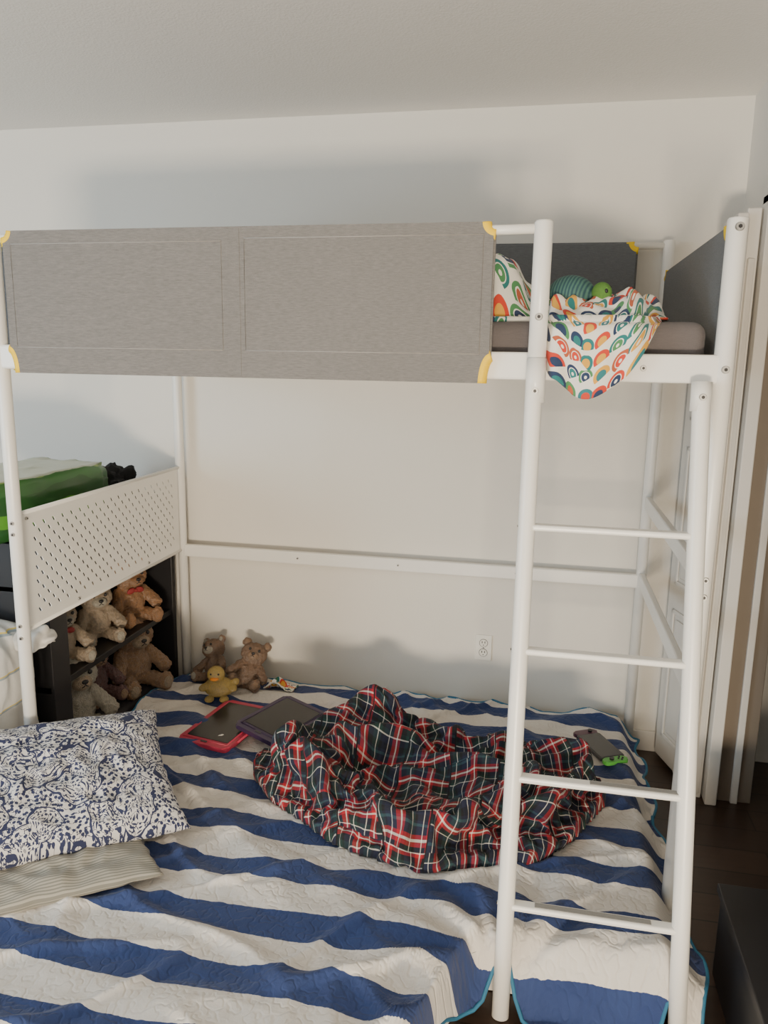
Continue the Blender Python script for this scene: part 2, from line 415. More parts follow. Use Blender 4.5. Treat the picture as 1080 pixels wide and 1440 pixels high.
for sx,sy in ((1,1),(1,-1),(-1,1),(-1,-1)): ellip(bm,(sx*.045,sy*.05,-.01),(.028,.014,.007),(0,0,sy*sx*.9))
ellip(bm,(-.07,0,-.008),(.016,.006,.005)); bm_obj('flippers',bm,M_lime,tt,True)
bm=bmesh.new()
for s in (-1,1): ellip(bm,(.098,s*.012,.022),(.005,.005,.006),sub=2)
bm_obj('eyes',bm,M_black,tt,True)

# ---------------------------------------------------------------- lower mattress and quilt
ZM=-1.462
def yedge(x): return -.86+.575*sstep(1.25,1.50,x)
M_matt=plain('mattress_ticking',(.72,.70,.66,1),.85,nscale=40,bump=.2)
def mattress():
    n=60; xs=[.045+1.905*i/n for i in range(n+1)]
    bot=[(x,yedge(x)+.01) for x in xs]; top=[(x,1.085) for x in reversed(xs)]
    loop=bot+top
    bm=bmesh.new()
    a=[bm.verts.new((x,y,FZ+.003)) for x,y in loop]; b=[bm.verts.new((x,y,ZM-.012)) for x,y in loop]
    m=len(loop)
    bm.faces.new(a[::-1]); tf=bm.faces.new(b)
    for i in range(m): bm.faces.new((a[i],a[(i+1)%m],b[(i+1)%m],b[i]))
    bmesh.ops.bevel(bm,geom=list(tf.edges),offset=.02,segments=4,affect='EDGES')
    bm_obj('floor_mattress',bm,M_matt)
mattress()
def qwr(x,y):
    damp=1-.85*math.exp(-(((x-1.25)/.55)**4+((y-.42)/.40)**4))
    h=.010*N(x*2.2+N(x*1.5,y*1.5)*1.5,y*2.6,1.3)
    a=N(x*1.6+2,y*1.2,5)
    d1=x*.55+y*.85; d2=x*.85-y*.5
    r=1-abs(N(d1*5.5+a*1.2,d2*1.6,9)); h+=.020*max(0,r-.72)/.28
    dx,dy=x-1.56,y+.36; an=math.atan2(dy,dx); rr=math.hypot(dx,dy)
    h+=.018*sstep(.02,.12,rr)*sstep(.75,.15,rr)*(.5+.5*math.sin(an*13+N(rr*3,1)*2))
    r=1-abs(N(d1*2.6-d2*6,d2*1.4+d1,19)); h+=.016*max(0,r-.78)/.22
    h+=.003*N(x*14,y*18,3)+.0016*N(x*40,y*40,8)
    return h*damp
def quilt_z(x,y):
    return ZM+.012+qwr(x,y)
def xleft(y): return .028-.055*sstep(.10,.2,y)*sstep(1.06,.98,y)
def yfront(x):
    f=-1.03+.63*sstep(1.2,1.48,x)
    f+=.10*math.exp(-((x-1.55)/.045)**2)+.09*math.exp(-((x-1.975)/.04)**2)
    return f+.015*N(x*5,2)
def qpoint(u,v):
    yb=1.088
    x=0.0+u*2.06
    yf=yfront(x); y=yf+(yb-yf)*v
    xx=xleft(y)+u*(2.05-xleft(y))
    z=quilt_z(xx,y)
    e=yedge(xx)
    over=e-y
    if over>-.03:
        k=sstep(-.03,.10,over); z=z*(1-k)+(FZ+.03+.25*qwr(xx,y)+.008*math.sin(xx*30)*k)*k
    ex=xx-1.955
    pos=y
    if ex>-.02:
        k=sstep(-.02,.085,ex)
        z=z-k*(.085+.03*N(y*4,3)); xx=xx-.035*k*(1-sstep(.5,-.2,y))*.6+.014*math.sin(y*24)*k
    return xx,y,z,pos
NX,NY=300,360
def quilt_mat():
    t=NT('striped_quilt_cotton'); uv=t.uv(); sp=t.n('ShaderNodeSeparateXYZ'); t.set(sp.inputs[0],uv)
    nn=t.noise(uv,2.0,2); n4=t.noise(uv,60,2)
    y=t.math('ADD',sp.outputs[1],t.math('MULTIPLY',t.math('SUBTRACT',nn.outputs[0],.5),.03))
    y=t.math('ADD',y,t.math('MULTIPLY',t.math('SUBTRACT',n4.outputs[0],.5),.005))
    f=t.math('FRACT',t.math('DIVIDE',t.math('ADD',y,2.0),.198))
    m=t.math('LESS_THAN',f,.47)
    n2=t.noise(uv,14,3)
    blue=t.mix(n2.outputs[0],(.016,.034,.122,1),(.030,.056,.17,1)); white=t.mix(n2.outputs[0],(.72,.68,.63,1),(.62,.58,.53,1))
    t.base(t.mix(m,white,blue),.88,sheen=.12)
    w=t.noise(uv,30,1); q=t.math('ABSOLUTE',t.math('SUBTRACT',w.outputs[0],.5)); q=t.math('MINIMUM',t.math('MULTIPLY',q,12),1.0)
    fine=t.noise(uv,120,2)
    t.bump(t.math('ADD',q,t.math('MULTIPLY',fine.outputs[0],.5)),.38,.005); return t.m
M_quilt=quilt_mat()
vs=[];uvs=[];fs=[]
for i in range(NX+1):
    for j in range(NY+1):
        x,y,z,p=qpoint(i/NX,j/NY); vs.append((x,y,z)); uvs.append((x,p))
for i in range(NX):
    for j in range(NY):
        a=i*(NY+1)+j; fs.append((a,a+NY+1,a+NY+2,a+1))
q=mesh('striped_quilt',vs,fs,M_quilt,None,True,uvs)
m=q.modifiers.new('s','SOLIDIFY'); m.thickness=.006; m.offset=0
M_teal=plain('teal_piping',(.03,.17,.30,1),.7,nscale=80,bump=.1)
def V_(i,j): return vs[i*(NY+1)+j]
edge=[V_(0,j) for j in range(NY,-1,-4)]+[V_(i,0) for i in range(0,NX+1,3)]+[V_(NX,j) for j in range(0,NY+1,4)]+[V_(i,NY) for i in range(NX,-1,-4)]
tube('piping',edge,.0055,M_teal,q,8,closed=True)

# ---------------------------------------------------------------- plaid blanket (cloth-simulated heap)
def plaid_mat():
    t=NT('madras_plaid_flannel'); uv=t.uv()
    sp=t.n('ShaderNodeSeparateXYZ'); t.set(sp.inputs[0],uv)
    K=5.0
    cu=t.math('FLOOR',t.math('MULTIPLY',sp.outputs[0],K)); cv=t.math('FLOOR',t.math('MULTIPLY',sp.outputs[1],K))
    cb=t.n('ShaderNodeCombineXYZ'); t.set(cb.inputs[0],cu); t.set(cb.inputs[1],cv)
    wn=t.n('ShaderNodeTexWhiteNoise'); wn.noise_dimensions='2D'; t.set(wn.inputs['Vector'],cb.outputs[0])
    wc=t.n('ShaderNodeSeparateColor'); t.set(wc.inputs[0],wn.outputs['Color'])
    fu=t.math('FRACT',t.math('ADD',t.math('MULTIPLY',sp.outputs[0],K*1.6),wc.outputs[0]))
    fv=t.math('FRACT',t.math('ADD',t.math('MULTIPLY',sp.outputs[1],K*1.6),wc.outputs[1]))
    nv=(.010,.013,.035,1); rd=(.36,.010,.018,1); bk=(.006,.006,.008,1); wh=(.74,.70,.62,1); gr=(.008,.032,.026,1); te=(.03,.08,.10,1)
    st=[(0,nv),(.17,wh),(.195,nv),(.31,rd),(.43,wh),(.47,rd),(.55,bk),(.70,gr),(.82,wh),(.84,gr),(.92,bk)]
    st2=[(0,bk),(.14,nv),(.28,wh),(.305,gr),(.40,bk),(.53,rd),(.61,wh),(.66,rd),(.73,nv),(.88,te),(.94,nv)]
    a=t.ramp(fu,st,'CONSTANT'); b=t.ramp(fv,st2,'CONSTANT')
    c=t.mix(.5,a,b)
    edge=t.math('LESS_THAN',t.math('FRACT',t.math('MULTIPLY',sp.outputs[0],K)),.03)
    c=t.mix(edge,c,bk)
    n=t.noise(uv,180,2)
    t.base(c,.9,sheen=.03); t.bump(n.outputs[0],.3,.003); return t.m
M_plaid=plaid_mat()
def inside(poly,x,y):
    c=False;n=len(poly);j=n-1
    for i in range(n):
        xi,yi=poly[i];xj,yj=poly[j]
        if (yi>y)!=(yj>y) and x<(xj-xi)*(y-yi)/(yj-yi)+xi: c=not c
        j=i
    return c
def catmull(P,k=8):
    out=[];n=len(P)
    for i in range(n):
        p0,p1,p2,p3=[np.array(P[(i+d)%n]) for d in (-1,0,1,2)]
        for s in range(k):
            t=s/k; out.append(tuple(.5*((2*p1)+(-p0+p2)*t+(2*p0-5*p1+4*p2-p3)*t*t+(-p0+3*p1-3*p2+p3)*t**3)))
    return out
OUT=catmull([(.62,.36),(.76,.16),(.98,.0),(1.31,-.08),(1.58,.0),(1.76,.20),(1.84,.43),(1.74,.61),(1.56,.67),(1.35,.68),(1.16,.75),(1.03,.80),(.91,.72),(.80,.52)])
OUT=[(x+.03*N(x*6,y*6,11),y+.03*N(x*6,y*6,17)) for x,y in OUT]
OA=np.array(OUT)
def odist(x,y):
    return float(np.min(np.hypot(OA[:,0]-x,OA[:,1]-y)))
def mound(x,y):
    if not inside(OUT,x,y): return 0.0
    d=odist(x,y); e=sstep(.0,.15,d)
    r=max(0,1-abs(N(x*3.0+1.2*N(x*2,y*2),y*3.6+.5,2))*2.6)
    r2=max(0,1-abs(N(x*5+y*3,y*5-x*2,8))*2.2)
    h=.030+.055*r+.038*r2
    h+=.045*math.exp(-((x-1.00)/.13)**2-((y-.60)/.15)**2)
    return h*e
def plaid():
    t0=time.time()
    g=.0115; vs=[];idx={};fs=[]
    X0,Y0=.5,-.2
    nx=int(1.45/g); ny=int(1.2/g)
    ins={}
    for i in range(nx):
        for j in range(ny):
            ins[(i,j)]=inside(OUT,X0+(i+.5)*g,Y0+(j+.5)*g)
    def V(i,j):
        if (i,j) not in idx:
            x=X0+i*g;y=Y0+j*g
            idx[(i,j)]=len(vs)
            vs.append((x,y,-1.418+mound(x,y)+.012+.012*N(x*9,y*9,4)))
        return idx[(i,j)]
    for (i,j),v in ins.items():
        if v: fs.append((V(i,j),V(i+1,j),V(i+1,j+1),V(i,j+1)))
    keys=sorted(idx,key=lambda k:idx[k])
    uvs=[]
    for (i,j) in keys:
        x=X0+i*g;y=Y0+j*g; uvs.append((x*1.55+.1*N(x*2,y*2,1),y*1.55+.1*N(x*2,y*2,6)))
    ob=mesh('plaid_blanket',vs,fs,M_plaid,None,True,uvs)
    bm=bmesh.new(); bm.from_mesh(ob.data); bd=[v.index for v in bm.verts if v.is_boundary]; bm.free()
    vg=ob.vertex_groups.new(name='pin'); vg.add(bd,1.0,'REPLACE')
    for b in bd: ob.data.vertices[b].co.z=-1.434
    gv=[];gf=[];n=70
    for i in range(n+1):
        for j in range(n+1):
            x=.4+i/n*1.6;y=-.3+j/n*1.4; gv.append((x,y,-1.440+mound(x,y)))
    for i in range(n):
        for j in range(n):
            a=i*(n+1)+j; gf.append((a,a+n+1,a+n+2,a+1))
    col=mesh('tmpcol',gv,gf)
    col.modifiers.new('c','COLLISION'); col.collision.thickness_outer=.005; col.collision.cloth_friction=25
    cl=ob.modifiers.new('cl','CLOTH'); s=cl.settings
    s.quality=6; s.mass=.17; s.tension_stiffness=15; s.compression_stiffness=15; s.shear_stiffness=5; s.bending_stiffness=.42; s.air_damping=2
    s.tension_damping=8; s.compression_damping=8; s.shear_damping=8; s.bending_damping=.8
    s.shrink_min=-.43
    s.vertex_group_mass='pin'
    cl.collision_settings.use_self_collision=True; cl.collision_settings.self_distance_min=.006; cl.collision_settings.distance_min=.005; cl.collision_settings.collision_quality=3
    cl.point_cache.frame_start=1; cl.point_cache.frame_end=60
    for f in range(1,41):
        SC.frame_set(f)
        if time.time()-t0>110: break
    dg=bpy.context.evaluated_depsgraph_get()
    me=bpy.data.meshes.new_from_object(ob.evaluated_get(dg))
    ob.modifiers.clear(); ob.data=me
    bpy.data.objects.remove(col,do_unlink=True)
    SC.frame_set(1)
    m=ob.modifiers.new('s','SOLIDIFY'); m.thickness=.005; m.offset=0
    m=ob.modifiers.new('ss','SUBSURF'); m.levels=1; m.render_levels=1
plaid()

# ---------------------------------------------------------------- pillows
def pillow(name,c,ax,ay,hx,hy,th,mat,wr=.008,seed=0,uvs_s=1):
    ax=Vector(ax).normalized(); ay=Vector(ay); ay=(ay-ax*ay.dot(ax)).normalized(); az=ax.cross(ay); c=Vector(c)
    n=90; vs=[];uv=[];fs=[]
    for side in (1,-1):
        for i in range(n+1):
            for j in range(n+1):
                u=-1+2*i/n; v=-1+2*j/n
                e=max(0,(1-abs(u)**3.2)*(1-abs(v)**3.2))
                z=th*e**.42*side
                pin=1-.06*(1-u*u)*(abs(v)**3); pin2=1-.07*(1-v*v)*(abs(u)**3)
                z+=wr*e**.5*(N(u*4+seed,v*5,side)+.6*(1-abs(N(u*7,v*4,seed+side*3)))*2-.6)*(1 if side>0 else .4)
                x=u*hx*pin2+.006*N(v*9,u,seed); y=v*hy*pin+.006*N(u*9,v,seed+2)
                vs.append(c+ax*x+ay*y+az*z); uv.append(((u*hx)*uvs_s,(v*hy)*uvs_s))
    k=(n+1)**2
    for s in (0,1):
        for i in range(n):
            for j in range(n):
                a=s*k+i*(n+1)+j; f=(a,a+n+1,a+n+2,a+1); fs.append(f if s==0 else f[::-1])
    o=mesh(name,vs,fs,mat,None,True,uv)
    w=o.modifiers.new('w','WELD'); w.merge_threshold=.0008
    return o
def paisley_mat():
    t=NT('paisley_cotton'); uv=t.uv()
    n=t.noise(uv,7,2); 
    sub=t.n('ShaderNodeVectorMath'); sub.operation='MULTIPLY_ADD'; t.set(sub.inputs[0],n.outputs['Color']); sub.inputs[1].default_value=(.20,.20,0); t.set(sub.inputs[2],uv)
    v=t.n('ShaderNodeTexVoronoi'); v.voronoi_dimensions='2D'; v.feature='F1'; t.set(v.inputs['Vector'],sub.outputs[0]); v.inputs['Scale'].default_value=7.5
    D=v.outputs['Distance']
    rings=t.math('SINE',t.math('MULTIPLY',D,60))
    d=t.n('ShaderNodeVectorMath'); d.operation='SUBTRACT'; t.set(d.inputs[0],sub.outputs[0]); t.set(d.inputs[1],v.outputs['Position'])
    sp=t.n('ShaderNodeSeparateXYZ'); t.set(sp.inputs[0],d.outputs[0])
    ang=t.math('ARCTAN2',sp.outputs[1],sp.outputs[0])
    pet=t.math('SINE',t.math('MULTIPLY_ADD',ang,12,t.math('MULTIPLY',D,14)))
    a=t.math('GREATER_THAN',t.math('ADD',rings,t.math('MULTIPLY',pet,.8)),.55)
    a=t.math('MULTIPLY',a,t.math('LESS_THAN',D,.44))
    outl=t.math('LESS_THAN',t.math('ABSOLUTE',t.math('SUBTRACT',D,.49)),.028)
    sm=t.n('ShaderNodeTexVoronoi'); sm.voronoi_dimensions='2D'; t.set(sm.inputs['Vector'],uv); sm.inputs['Scale'].default_value=58
    dots=t.math('MULTIPLY',t.math('LESS_THAN',sm.outputs['Distance'],.32),t.math('GREATER_THAN',D,.46))
    fine=t.noise(uv,40,2); fl=t.math('LESS_THAN',t.math('ABSOLUTE',t.math('SUBTRACT',fine.outputs[0],.5)),.020)
    m=t.math('MAXIMUM',t.math('MAXIMUM',a,outl),t.math('MAXIMUM',dots,fl))
    t.base(t.mix(m,(.64,.63,.62,1),(.022,.030,.085,1)),.85,sheen=.05)
    t.bump(t.noise(uv,16,3).outputs[0],.3,.008); return t.m
def pin_mat():
    t=NT('pinstripe_cotton'); uv=t.uv(); sp=t.n('ShaderNodeSeparateXYZ'); t.set(sp.inputs[0],uv)
    f=t.math('LESS_THAN',t.math('FRACT',t.math('MULTIPLY',sp.outputs[1],110)),.45)
    t.base(t.mix(f,(.36,.34,.29,1),(.20,.195,.165,1)),.85,sheen=.1); t.bump(t.noise(uv,14,3).outputs[0],.3,.01); return t.m
M_pin=pin_mat()
BR=Vector((.560,-.12,-1.395)); lng=Vector((-.75,-.64,.06)).normalized(); sh=Vector((-.46,.75,.33))
c=BR+lng*.39+sh.normalized()*.225
pillow('paisley_pillow',c+Vector((0,0,.025)),-lng,sh,.40,.250,.074,paisley_mat(),.016,3,1.2)
c2=Vector((.095,-.360,-1.405))
pillow('pinstripe_pillow',c2,(.80,.60,0),(-.6,.8,0.02),.45,.255,.036,M_pin,.014,9)

# ---------------------------------------------------------------- tablets / console
def quad_obj(parent,c,w,l,th,mat,name,bev=.006,r=.02,zoff=0):
    bm=bmesh.new(); pts=[]
    for (sx,sy,a0) in ((1,1,0),(-1,1,90),(-1,-1,180),(1,-1,270)):
        for k in range(6):
            a=math.radians(a0+k*18); pts.append((sx*(w/2-r)+r*math.cos(a),sy*(l/2-r)+r*math.sin(a)))
    a=[bm.verts.new((c[0]+x,c[1]+y,c[2]-th/2)) for x,y in pts]; b=[bm.verts.new((c[0]+x,c[1]+y,c[2]+th/2)) for x,y in pts]
    n=len(pts); bm.faces.new(a[::-1]); tf=bm.faces.new(b)
    for i in range(n): bm.faces.new((a[i],a[(i+1)%n],b[(i+1)%n],b[i]))
    if bev: bmesh.ops.bevel(bm,geom=list(tf.edges),offset=bev,segments=2,affect='EDGES')
    return bm_obj(name,bm,mat,parent)
M_pink=plain('pink_plastic',(.50,.045,.09,1),.4,bump=0); M_purp=plain('purple_plastic',(.05,.03,.08,1),.4,bump=0)
M_scr=plain('lcd_screen',(.018,.019,.022,1),.22,bump=0,nscale=3)
M_green=plain('green_plastic',(.12,.50,.08,1),.4,bump=0); M_scr2=plain('gray_bezel',(.05,.05,.055,1),.3,bump=0)
M_mauve=plain('mauve_plastic',(.10,.035,.06,1),.4,bump=0)
def tablet(name,x,y,z,ang,mat,w,l,tilt=(0,0)):
    e=empty(name,(x,y,z)); e.rotation_euler=(tilt[0],tilt[1],math.radians(ang))
    quad_obj(e,(0,0,0),w,l,.018,mat,'case',.005,.022)
    quad_obj(e,(0,.008,.0095),w-.045,l-.06,.002,M_scr,'screen',0,.006)
    tube('case_rim',[(sx*(w/2-.017),sy*(l/2-.022)+.002,.009) for sx,sy in ((1,1),(-1,1),(-1,-1),(1,-1))],.0035,mat,e,8,closed=True)
    tube('stylus',[(w/2+.004,-l*.3,.004),(w/2+.004,l*.25,.004),(w/2+.004,l*.3,.004)],[.0045,.0045,.001],mat,e,10)
    quad_obj(e,(0,-l/2+.018,.010),.03,.009,.003,M_scr2,'button',0,.004)
    return e
tablet('drawing_tablet',.42,.60,quilt_z(.44,.61)+.030,-14,M_pink,.235,.33,(math.radians(4),math.radians(-2)))
tablet('drawing_tablet.001',.635,.63,quilt_z(.65,.6)+.05,-24,M_purp,.225,.30,(math.radians(2),math.radians(5)))
hc=empty('handheld_game_console',(1.855,.77,quilt_z(1.85,.77)+.020)); hc.rotation_euler=(0,math.radians(1),math.radians(-62))
quad_obj(hc,(0,0,0),.175,.10,.013,M_scr2,'body',.002,.004); quad_obj(hc,(0,0,.007),.165,.092,.0015,M_scr,'screen',0,.004)
quad_obj(hc,(.104,0,0),.036,.10,.013,M_green,'controller_a',.003,.016); quad_obj(hc,(-.104,0,0),.036,.10,.013,M_mauve,'controller_b',.003,.016)
for sx,yy in ((.104,-.015),(-.104,.02)):
    bm=bmesh.new(); bmesh.ops.create_cone(bm,cap_ends=True,segments=20,radius1=.008,radius2=.009,depth=.008,matrix=Matrix.Translation((sx,yy,.010))); bm_obj('thumbstick',bm,M_black,hc)
for k in range(4):
    a=k*math.pi/2; bm=bmesh.new(); bmesh.ops.create_cone(bm,cap_ends=True,segments=14,radius1=.0035,radius2=.0035,depth=.004,matrix=Matrix.Translation((.104+.009*math.cos(a),.022+.009*math.sin(a),.008))); bm_obj('button',bm,M_black,hc)

# ---------------------------------------------------------------- plush toys
tex=bpy.data.textures.new('fur','CLOUDS'); tex.noise_scale=.05; tex.noise_depth=2
def fur_mat(name,c):
    t=NT(name); o=t.obj(); n=t.noise(o,25,4,.7); n2=t.noise(o,90,2)
    c2=tuple(x*.45 for x in c[:3])+(1,)
    t.base(t.mix(t.math('MULTIPLY_ADD',n.outputs[0],1.6,-.3),c2,c),.95,sheen=.4); t.bump(t.math('ADD',n.outputs[0],n2.outputs[0]),.9,.03); return t.m
F_cream=fur_mat('cream_plush',(.72,.52,.32,1)); F_white=fur_mat('ivory_plush',(.80,.72,.56,1)); F_tan=fur_mat('tan_plush',(.60,.32,.14,1)); F_org=fur_mat('caramel_plush',(.66,.27,.05,1)); F_brn=fur_mat('brown_plush',(.42,.20,.075,1)); F_yel=fur_mat('yellow_plush',(.85,.55,.02,1)); F_red=fur_mat('maroon_plush',(.22,.035,.03,1))
M_beak=plain('orange_felt',(.75,.25,.03,1),.8,bump=0)
def teddy(name,loc,s,rot,fur,muz,ear_in=None,bow=None):
    e=empty(name,loc); e.rotation_euler=[math.radians(a) for a in rot]; e.scale=(s,s,s)
    bm=bmesh.new()
    ellip(bm,(0,0,.28),(.23,.20,.28)); ellip(bm,(0,-.03,.70),(.255,.22,.215)); ellip(bm,(0,-.01,.52),(.13,.12,.1))
    for k in (-1,1):
        ellip(bm,(k*.20,.0,.885),(.09,.055,.09))
        for i in range(7):
            t=i/6; ellip(bm,(k*(.19+.13*t),-.04-.17*t,.46-.20*t),(.082+.012*t,)*3,sub=2)
            ellip(bm,(k*(.12+.10*t),-.06-.30*t,.105),(.105-.005*t,.10,.1),sub=2)
        ellip(bm,(k*.225,-.40,.12),(.10,.065,.125))
    ob=bm_obj('plush_body',bm,fur,e,True)
    r=ob.modifiers.new('r','REMESH'); r.mode='VOXEL'; r.voxel_size=.014; r.use_smooth_shade=True
    d=ob.modifiers.new('d','DISPLACE'); d.texture=tex; d.strength=.05; d.mid_level=.5; d.texture_coords='LOCAL'
    bm=bmesh.new(); ellip(bm,(0,-.225,.655),(.115,.09,.085)); 
    for k in (-1,1): ellip(bm,(k*.20,-.040,.885),(.055,.025,.055)); ellip(bm,(k*.228,-.460,.12),(.06,.02,.078))
    bm_obj('muzzle_and_pads',bm,muz,e,True)
    bm=bmesh.new(); ellip(bm,(0,-.312,.69),(.038,.022,.026))
    for k in (-1,1): ellip(bm,(k*.09,-.248,.765),(.026,.018,.028),sub=2)
    bm_obj('eyes_nose',bm,M_black,e,True)
    tube('mouth',[(-.035,-.305,.63),(-.01,-.316,.645),(0,-.317,.665),(.01,-.316,.645),(.035,-.305,.63)],.006,M_black,e,6)
    if bow:
        bm=bmesh.new(); ellip(bm,(.07,-.20,.50),(.07,.025,.045),(0,.3,0)); ellip(bm,(-.07,-.20,.50),(.07,.025,.045),(0,-.3,0)); ellip(bm,(0,-.21,.50),(.025,.03,.03)); bm_obj('bow',bm,bow,e,True)
    return e
M_redc=plain('red_ribbon',(.30,.03,.03,1),.7,bump=.1)
def duck(loc,s,rz):
    e=empty('plush_duck',loc); e.scale=(s,s,s); e.rotation_euler=(0,0,math.radians(rz))
    bm=bmesh.new(); ellip(bm,(0,0,.3),(.42,.32,.28)); ellip(bm,(-.05,-.12,.72),(.24,.23,.23)); ellip(bm,(0,-.05,.5),(.17,.16,.16)); ellip(bm,(.42,.05,.42),(.14,.1,.1),(0,-.6,0))
    for k in (-1,1): ellip(bm,(k*.36,-.10,.33),(.14,.22,.1),(0,0,k*.5)); ellip(bm,(k*.2,-.36,.1),(.13,.16,.08))
    ob=bm_obj('plush_body',bm,F_yel,e,True); r=ob.modifiers.new('r','REMESH'); r.mode='VOXEL'; r.voxel_size=.022; r.use_smooth_shade=True
    bm=bmesh.new(); ellip(bm,(-.05,-.37,.68),(.12,.10,.035)); bm_obj('beak',bm,M_beak,e,True)
    bm=bmesh.new(); 
    for k in (-1,1): ellip(bm,(-.05+k*.1,-.31,.79),(.03,.02,.03),sub=2)
    bm_obj('eyes',bm,M_black,e,True)
teddy('teddy_bear',(.190,1.010,quilt_z(.17,1.0)+.012),.210,(-26,-18,-8),F_brn,F_white)
teddy('teddy_bear.001',(.335,.975,quilt_z(.32,1.0)+.005),.230,(-26,16,10),F_brn,F_tan)
duck((.285,.835,quilt_z(.285,.835)+.004),.155,12)
vs2=[];fs2=[];uv2=[]
for i in range(25):
    for j in range(25):
        x=.44+i/24*.13; y=.95+j/24*.09
        vs2.append((x+.01*N(x*20,y*20),y,quilt_z(x,y)+.010+.045*math.exp(-((i-9)/6)**2)*(.6+.4*math.sin(j*.5))+.01*abs(N(x*50,y*50)))); uv2.append((x*1.3,y*1.3))
for i in range(24):
    for j in range(24):
        a=i*25+j; fs2.append((a,a+25,a+26,a+1))
o=mesh('baby_cloth',vs2,fs2,M_retro,None,True,uv2); m=o.modifiers.new('s','SOLIDIFY'); m.thickness=.004

# ---------------------------------------------------------------- bookcase with plush toys
bc=empty('bookcase')
bx0,bx1,by0,by1,bz1=-.42,-.05,.20,1.13,-.60
def bb(n,*a): return box(n,*a,M_black,bc,.002)
bb('side_near',bx0,bx1,by0,by0+.10,FZ,bz1); bb('side_far',bx0,bx1,by1-.03,by1,FZ,bz1)
bb('top',bx0,bx1,by0,by1,bz1-.03,bz1); bb('bottom',bx0,bx1,by0,by1,FZ,FZ+.06)
bb('shelf',bx0,bx1-.01,by0,by1,-1.165,-1.14); bb('shelf_upper',bx0,bx1-.01,by0,by1,-.80,-.78); bb('back',bx0,bx0+.01,by0,by1,FZ,bz1)
sz=FZ+.061
box('folded_throw',bx0+.02,bx1-.02,by0+.11,by1-.04,sz,sz+.115,plain('throw_cloth',(.05,.045,.05,1),.9,bump=.3),bc,.02,4)
teddy('teddy_bear.002',(-.15,.455,sz+.12),.345,(0,0,58),F_white,F_cream)
teddy('teddy_bear.003',(-.22,.69,sz+.145),.28,(0,0,65),F_red,F_tan)
teddy('teddy_bear.004',(-.15,.90,sz+.12),.345,(0,0,58),F_tan,F_cream)
teddy('teddy_bear.005',(-.18,.43,-1.14),.26,(0,0,66),F_cream,F_white,bow=M_redc)
teddy('teddy_bear.006',(-.18,.68,-1.14),.26,(0,0,50),F_cream,F_white)
teddy('teddy_bear.007',(-.17,.93,-1.14),.29,(0,0,58),F_org,F_org,bow=M_redc)
def pack_mat():
    t=NT('green_package_print'); o=t.obj(); n=t.noise(o,5,2); sp=t.n('ShaderNodeSeparateXYZ'); t.set(sp.inputs[0],o)
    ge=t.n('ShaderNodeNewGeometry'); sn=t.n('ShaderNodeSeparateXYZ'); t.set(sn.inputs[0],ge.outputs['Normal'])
    f=t.math('ADD',sp.outputs[2],t.math('MULTIPLY',n.outputs[0],.10))
    c=t.ramp(t.math('MULTIPLY_ADD',f,3.0,0),[(0,(.02,.11,.015,1)),(.30,(.12,.38,.03,1)),(.45,(.025,.11,.02,1)),(.62,(.035,.15,.03,1)),(.76,(.25,.38,.10,1)),(.80,(.03,.12,.02,1))],'CONSTANT')
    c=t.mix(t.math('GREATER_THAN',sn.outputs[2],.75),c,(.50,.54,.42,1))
    t.base(c,.3); return t.m
e=empty('green_diaper_package',(-.27,.36,bz1+.001)); e.rotation_euler=(0,0,math.radians(-4))
bm=bmesh.new(); bmesh.ops.create_cube(bm,size=1)
bmesh.ops.subdivide_edges(bm,edges=bm.edges[:],cuts=14,use_grid_fill=True)
for v in bm.verts:
    x,y,z=v.co; k=1-.08*abs(z*2)**4
    v.co=Vector((x*.34*k*(1+.05*(1-4*y*y)),y*.60*(1+.04*(1-4*z*z)),(z+.5)*.20))+Vector((.010*N(x*8,y*8,z*8),.008*N(x*8+3,y*8,z*8),.010*N(x*6,y*9,z*8)*(z>-.45)))
bm_obj('package_body',bm,pack_mat(),e,True)
bm=bmesh.new(); bmesh.ops.create_icosphere(bm,subdivisions=5,radius=1)
for v in bm.verts:
    p=v.co.copy(); zz=p.z if p.z>0 else p.z*.3
    v.co=Vector((-.20+p.x*.13,.86+p.y*.15,bz1+.028+zz*.12))+p*.045*(N(p.x*3,p.y*3,p.z*3)+.5*N(p.x*8,p.y*8,p.z*8))
    v.co.z=max(v.co.z,bz1+.001)
bm_obj('black_cloth',bm,M_dark,None,True)
bm=bmesh.new(); bmesh.ops.create_cube(bm,size=1)
for v in bm.verts:
    k=1 if v.co.z>0 else .85; v.co=Vector((-.63+v.co.x*.3*k,.55+v.co.y*.5*k,-.829+v.co.z*.32))
bmesh.ops.bevel(bm,geom=bm.edges[:],offset=.03,segments=4,affect='EDGES'); bm_obj('gray_storage_bin',bm,plain('gray_bin',(.10,.11,.12,1),.5,bump=0),None,True)
box('side_table',-.80,-.46,.25,.85,FZ,-.99,M_black,None,.004)
def duv_mat():
    t=NT('duvet_cotton'); o=t.obj(); sp=t.n('ShaderNodeSeparateXYZ'); t.set(sp.inputs[0],o)
    f=t.math('FRACT',t.math('MULTIPLY',sp.outputs[2],9)); c=t.ramp(f,[(0,(.66,.66,.64,1)),(.86,(.30,.36,.40,1)),(.92,(.70,.55,.15,1)),(.95,(.66,.66,.64,1))],'CONSTANT')
    t.base(c,.9); t.bump(t.noise(o,9,4).outputs[0],.5,.02); return t.m
bm=bmesh.new(); bmesh.ops.create_cube(bm,size=1); bmesh.ops.subdivide_edges(bm,edges=bm.edges[:],cuts=24,use_grid_fill=True)
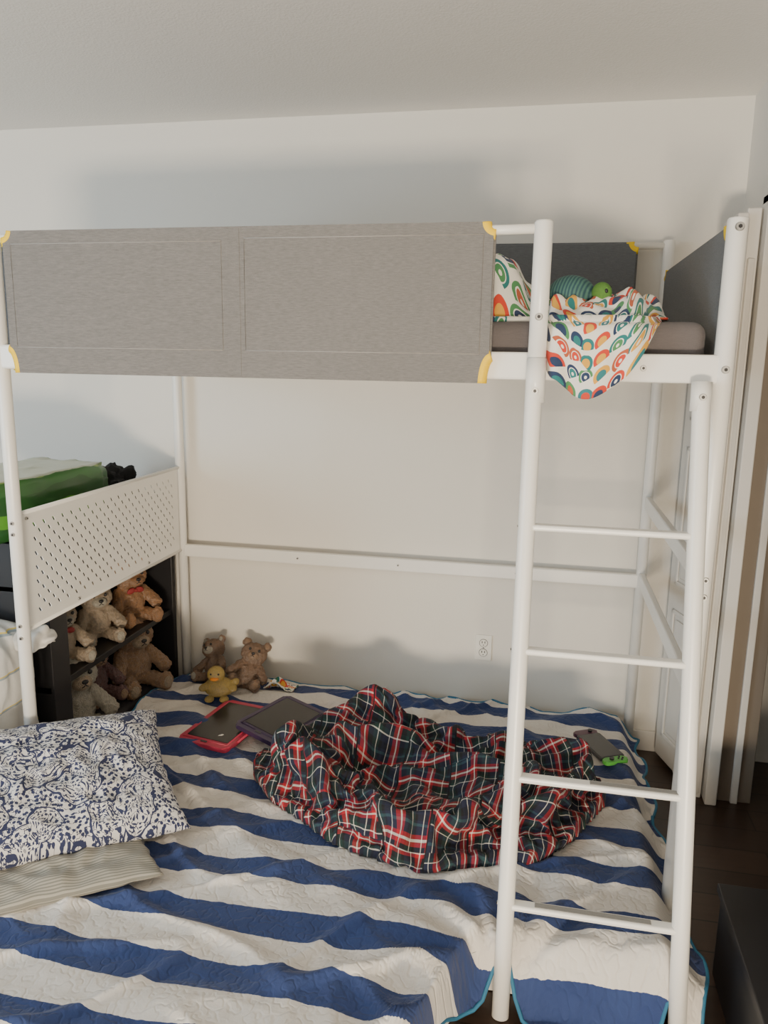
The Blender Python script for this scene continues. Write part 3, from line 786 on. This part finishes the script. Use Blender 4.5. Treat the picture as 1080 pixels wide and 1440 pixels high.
for v in bm.verts:
    p=v.co.copy(); q_=Vector((p.x*2,p.y*2,p.z*2)); r4=(abs(q_.x)**6+abs(q_.y)**6+abs(q_.z)**6)**(1/6) or 1
    s=q_/r4*max(abs(q_.x),abs(q_.y),abs(q_.z))
    v.co=Vector((-.53+s.x*.46,.02+s.y*.165,-1.235+s.z*.375))
    v.co+=Vector((.02*N(p.x*6,p.y*6,p.z*6),.02*N(p.x*6+9,p.y*6,p.z*6),.03*N(p.x*5,p.y*7+4,p.z*5)))
    v.co.z=max(v.co.z,FZ+.001); v.co.x=min(v.co.x,-.045)
bm_obj('folded_duvet',bm,duv_mat(),None,True)
bm=bmesh.new(); bmesh.ops.create_icosphere(bm,subdivisions=5,radius=1)
for v in bm.verts:
    p=v.co.copy(); v.co=Vector((-.045+p.x*.055,.115+p.y*.07,-.900+p.z*.03))+p*.02*N(p.x*2,p.y*2,p.z*2)+Vector((0,0,-.035*p.y*p.y-.03*max(0,p.x)))
bm_obj('folded_towel',bm,M_matt,None,True)
lc=empty('black_low_table')
box('top',2.10,2.62,-.72,-.07,-1.375,-1.35,M_black,lc,.003); box('side_left',2.11,2.14,-.71,-.08,FZ,-1.375,M_black,lc,.002)
box('side_right',2.58,2.61,-.71,-.08,FZ,-1.375,M_black,lc,.002); box('back',2.14,2.58,-.10,-.08,FZ,-1.375,M_black,lc,.002); box('shelf',2.14,2.58,-.71,-.1,-1.53,-1.515,M_black,lc,.002)

# ---------------------------------------------------------------- lights
def area(name,loc,target,sx,sy,e,c):
    l=bpy.data.lights.new(name,'AREA'); l.shape='RECTANGLE'; l.size=sx; l.size_y=sy; l.energy=e; l.color=c
    o=bpy.data.objects.new(name,l); COL.objects.link(o); o.location=loc
    o.rotation_euler=(Vector(target)-Vector(loc)).to_track_quat('-Z','Y').to_euler(); return o
area('sunlit_floor_bounce',(1.67,-4.2,-1.25),(1.1,1.1,.6),.85,.36,185,(1,.84,.63))
area('window_light',(-2.3,-2.8,.0),(.1,1.1,-.3),1.4,1.4,92,(.68,.87,1))
w=bpy.data.worlds.new('world'); SC.world=w; w.use_nodes=True
w.node_tree.nodes['Background'].inputs[0].default_value=(.95,.96,1,1); w.node_tree.nodes['Background'].inputs[1].default_value=.60

# ---------------------------------------------------------------- camera
yaw,pit,rol,f=-.1986,.1972,.0166,1087.66
fw=np.array([math.sin(yaw)*math.cos(pit),math.cos(yaw)*math.cos(pit),-math.sin(pit)])
r0=np.array([math.cos(yaw),-math.sin(yaw),0]);u0=np.cross(r0,fw)
cc,ss=math.cos(rol),math.sin(rol); r_=r0*cc+u0*ss; u_=u0*cc-r0*ss
cam=bpy.data.cameras.new('camera'); co=bpy.data.objects.new('camera',cam); COL.objects.link(co)
Mx=Matrix(((r_[0],u_[0],-fw[0],1.5711),(r_[1],u_[1],-fw[1],-2.0553),(r_[2],u_[2],-fw[2],.0158),(0,0,0,1)))
co.matrix_world=Mx
cam.sensor_fit='VERTICAL'; cam.sensor_height=24; cam.sensor_width=18; cam.lens=f*24/1440; cam.clip_start=.02
SC.camera=co
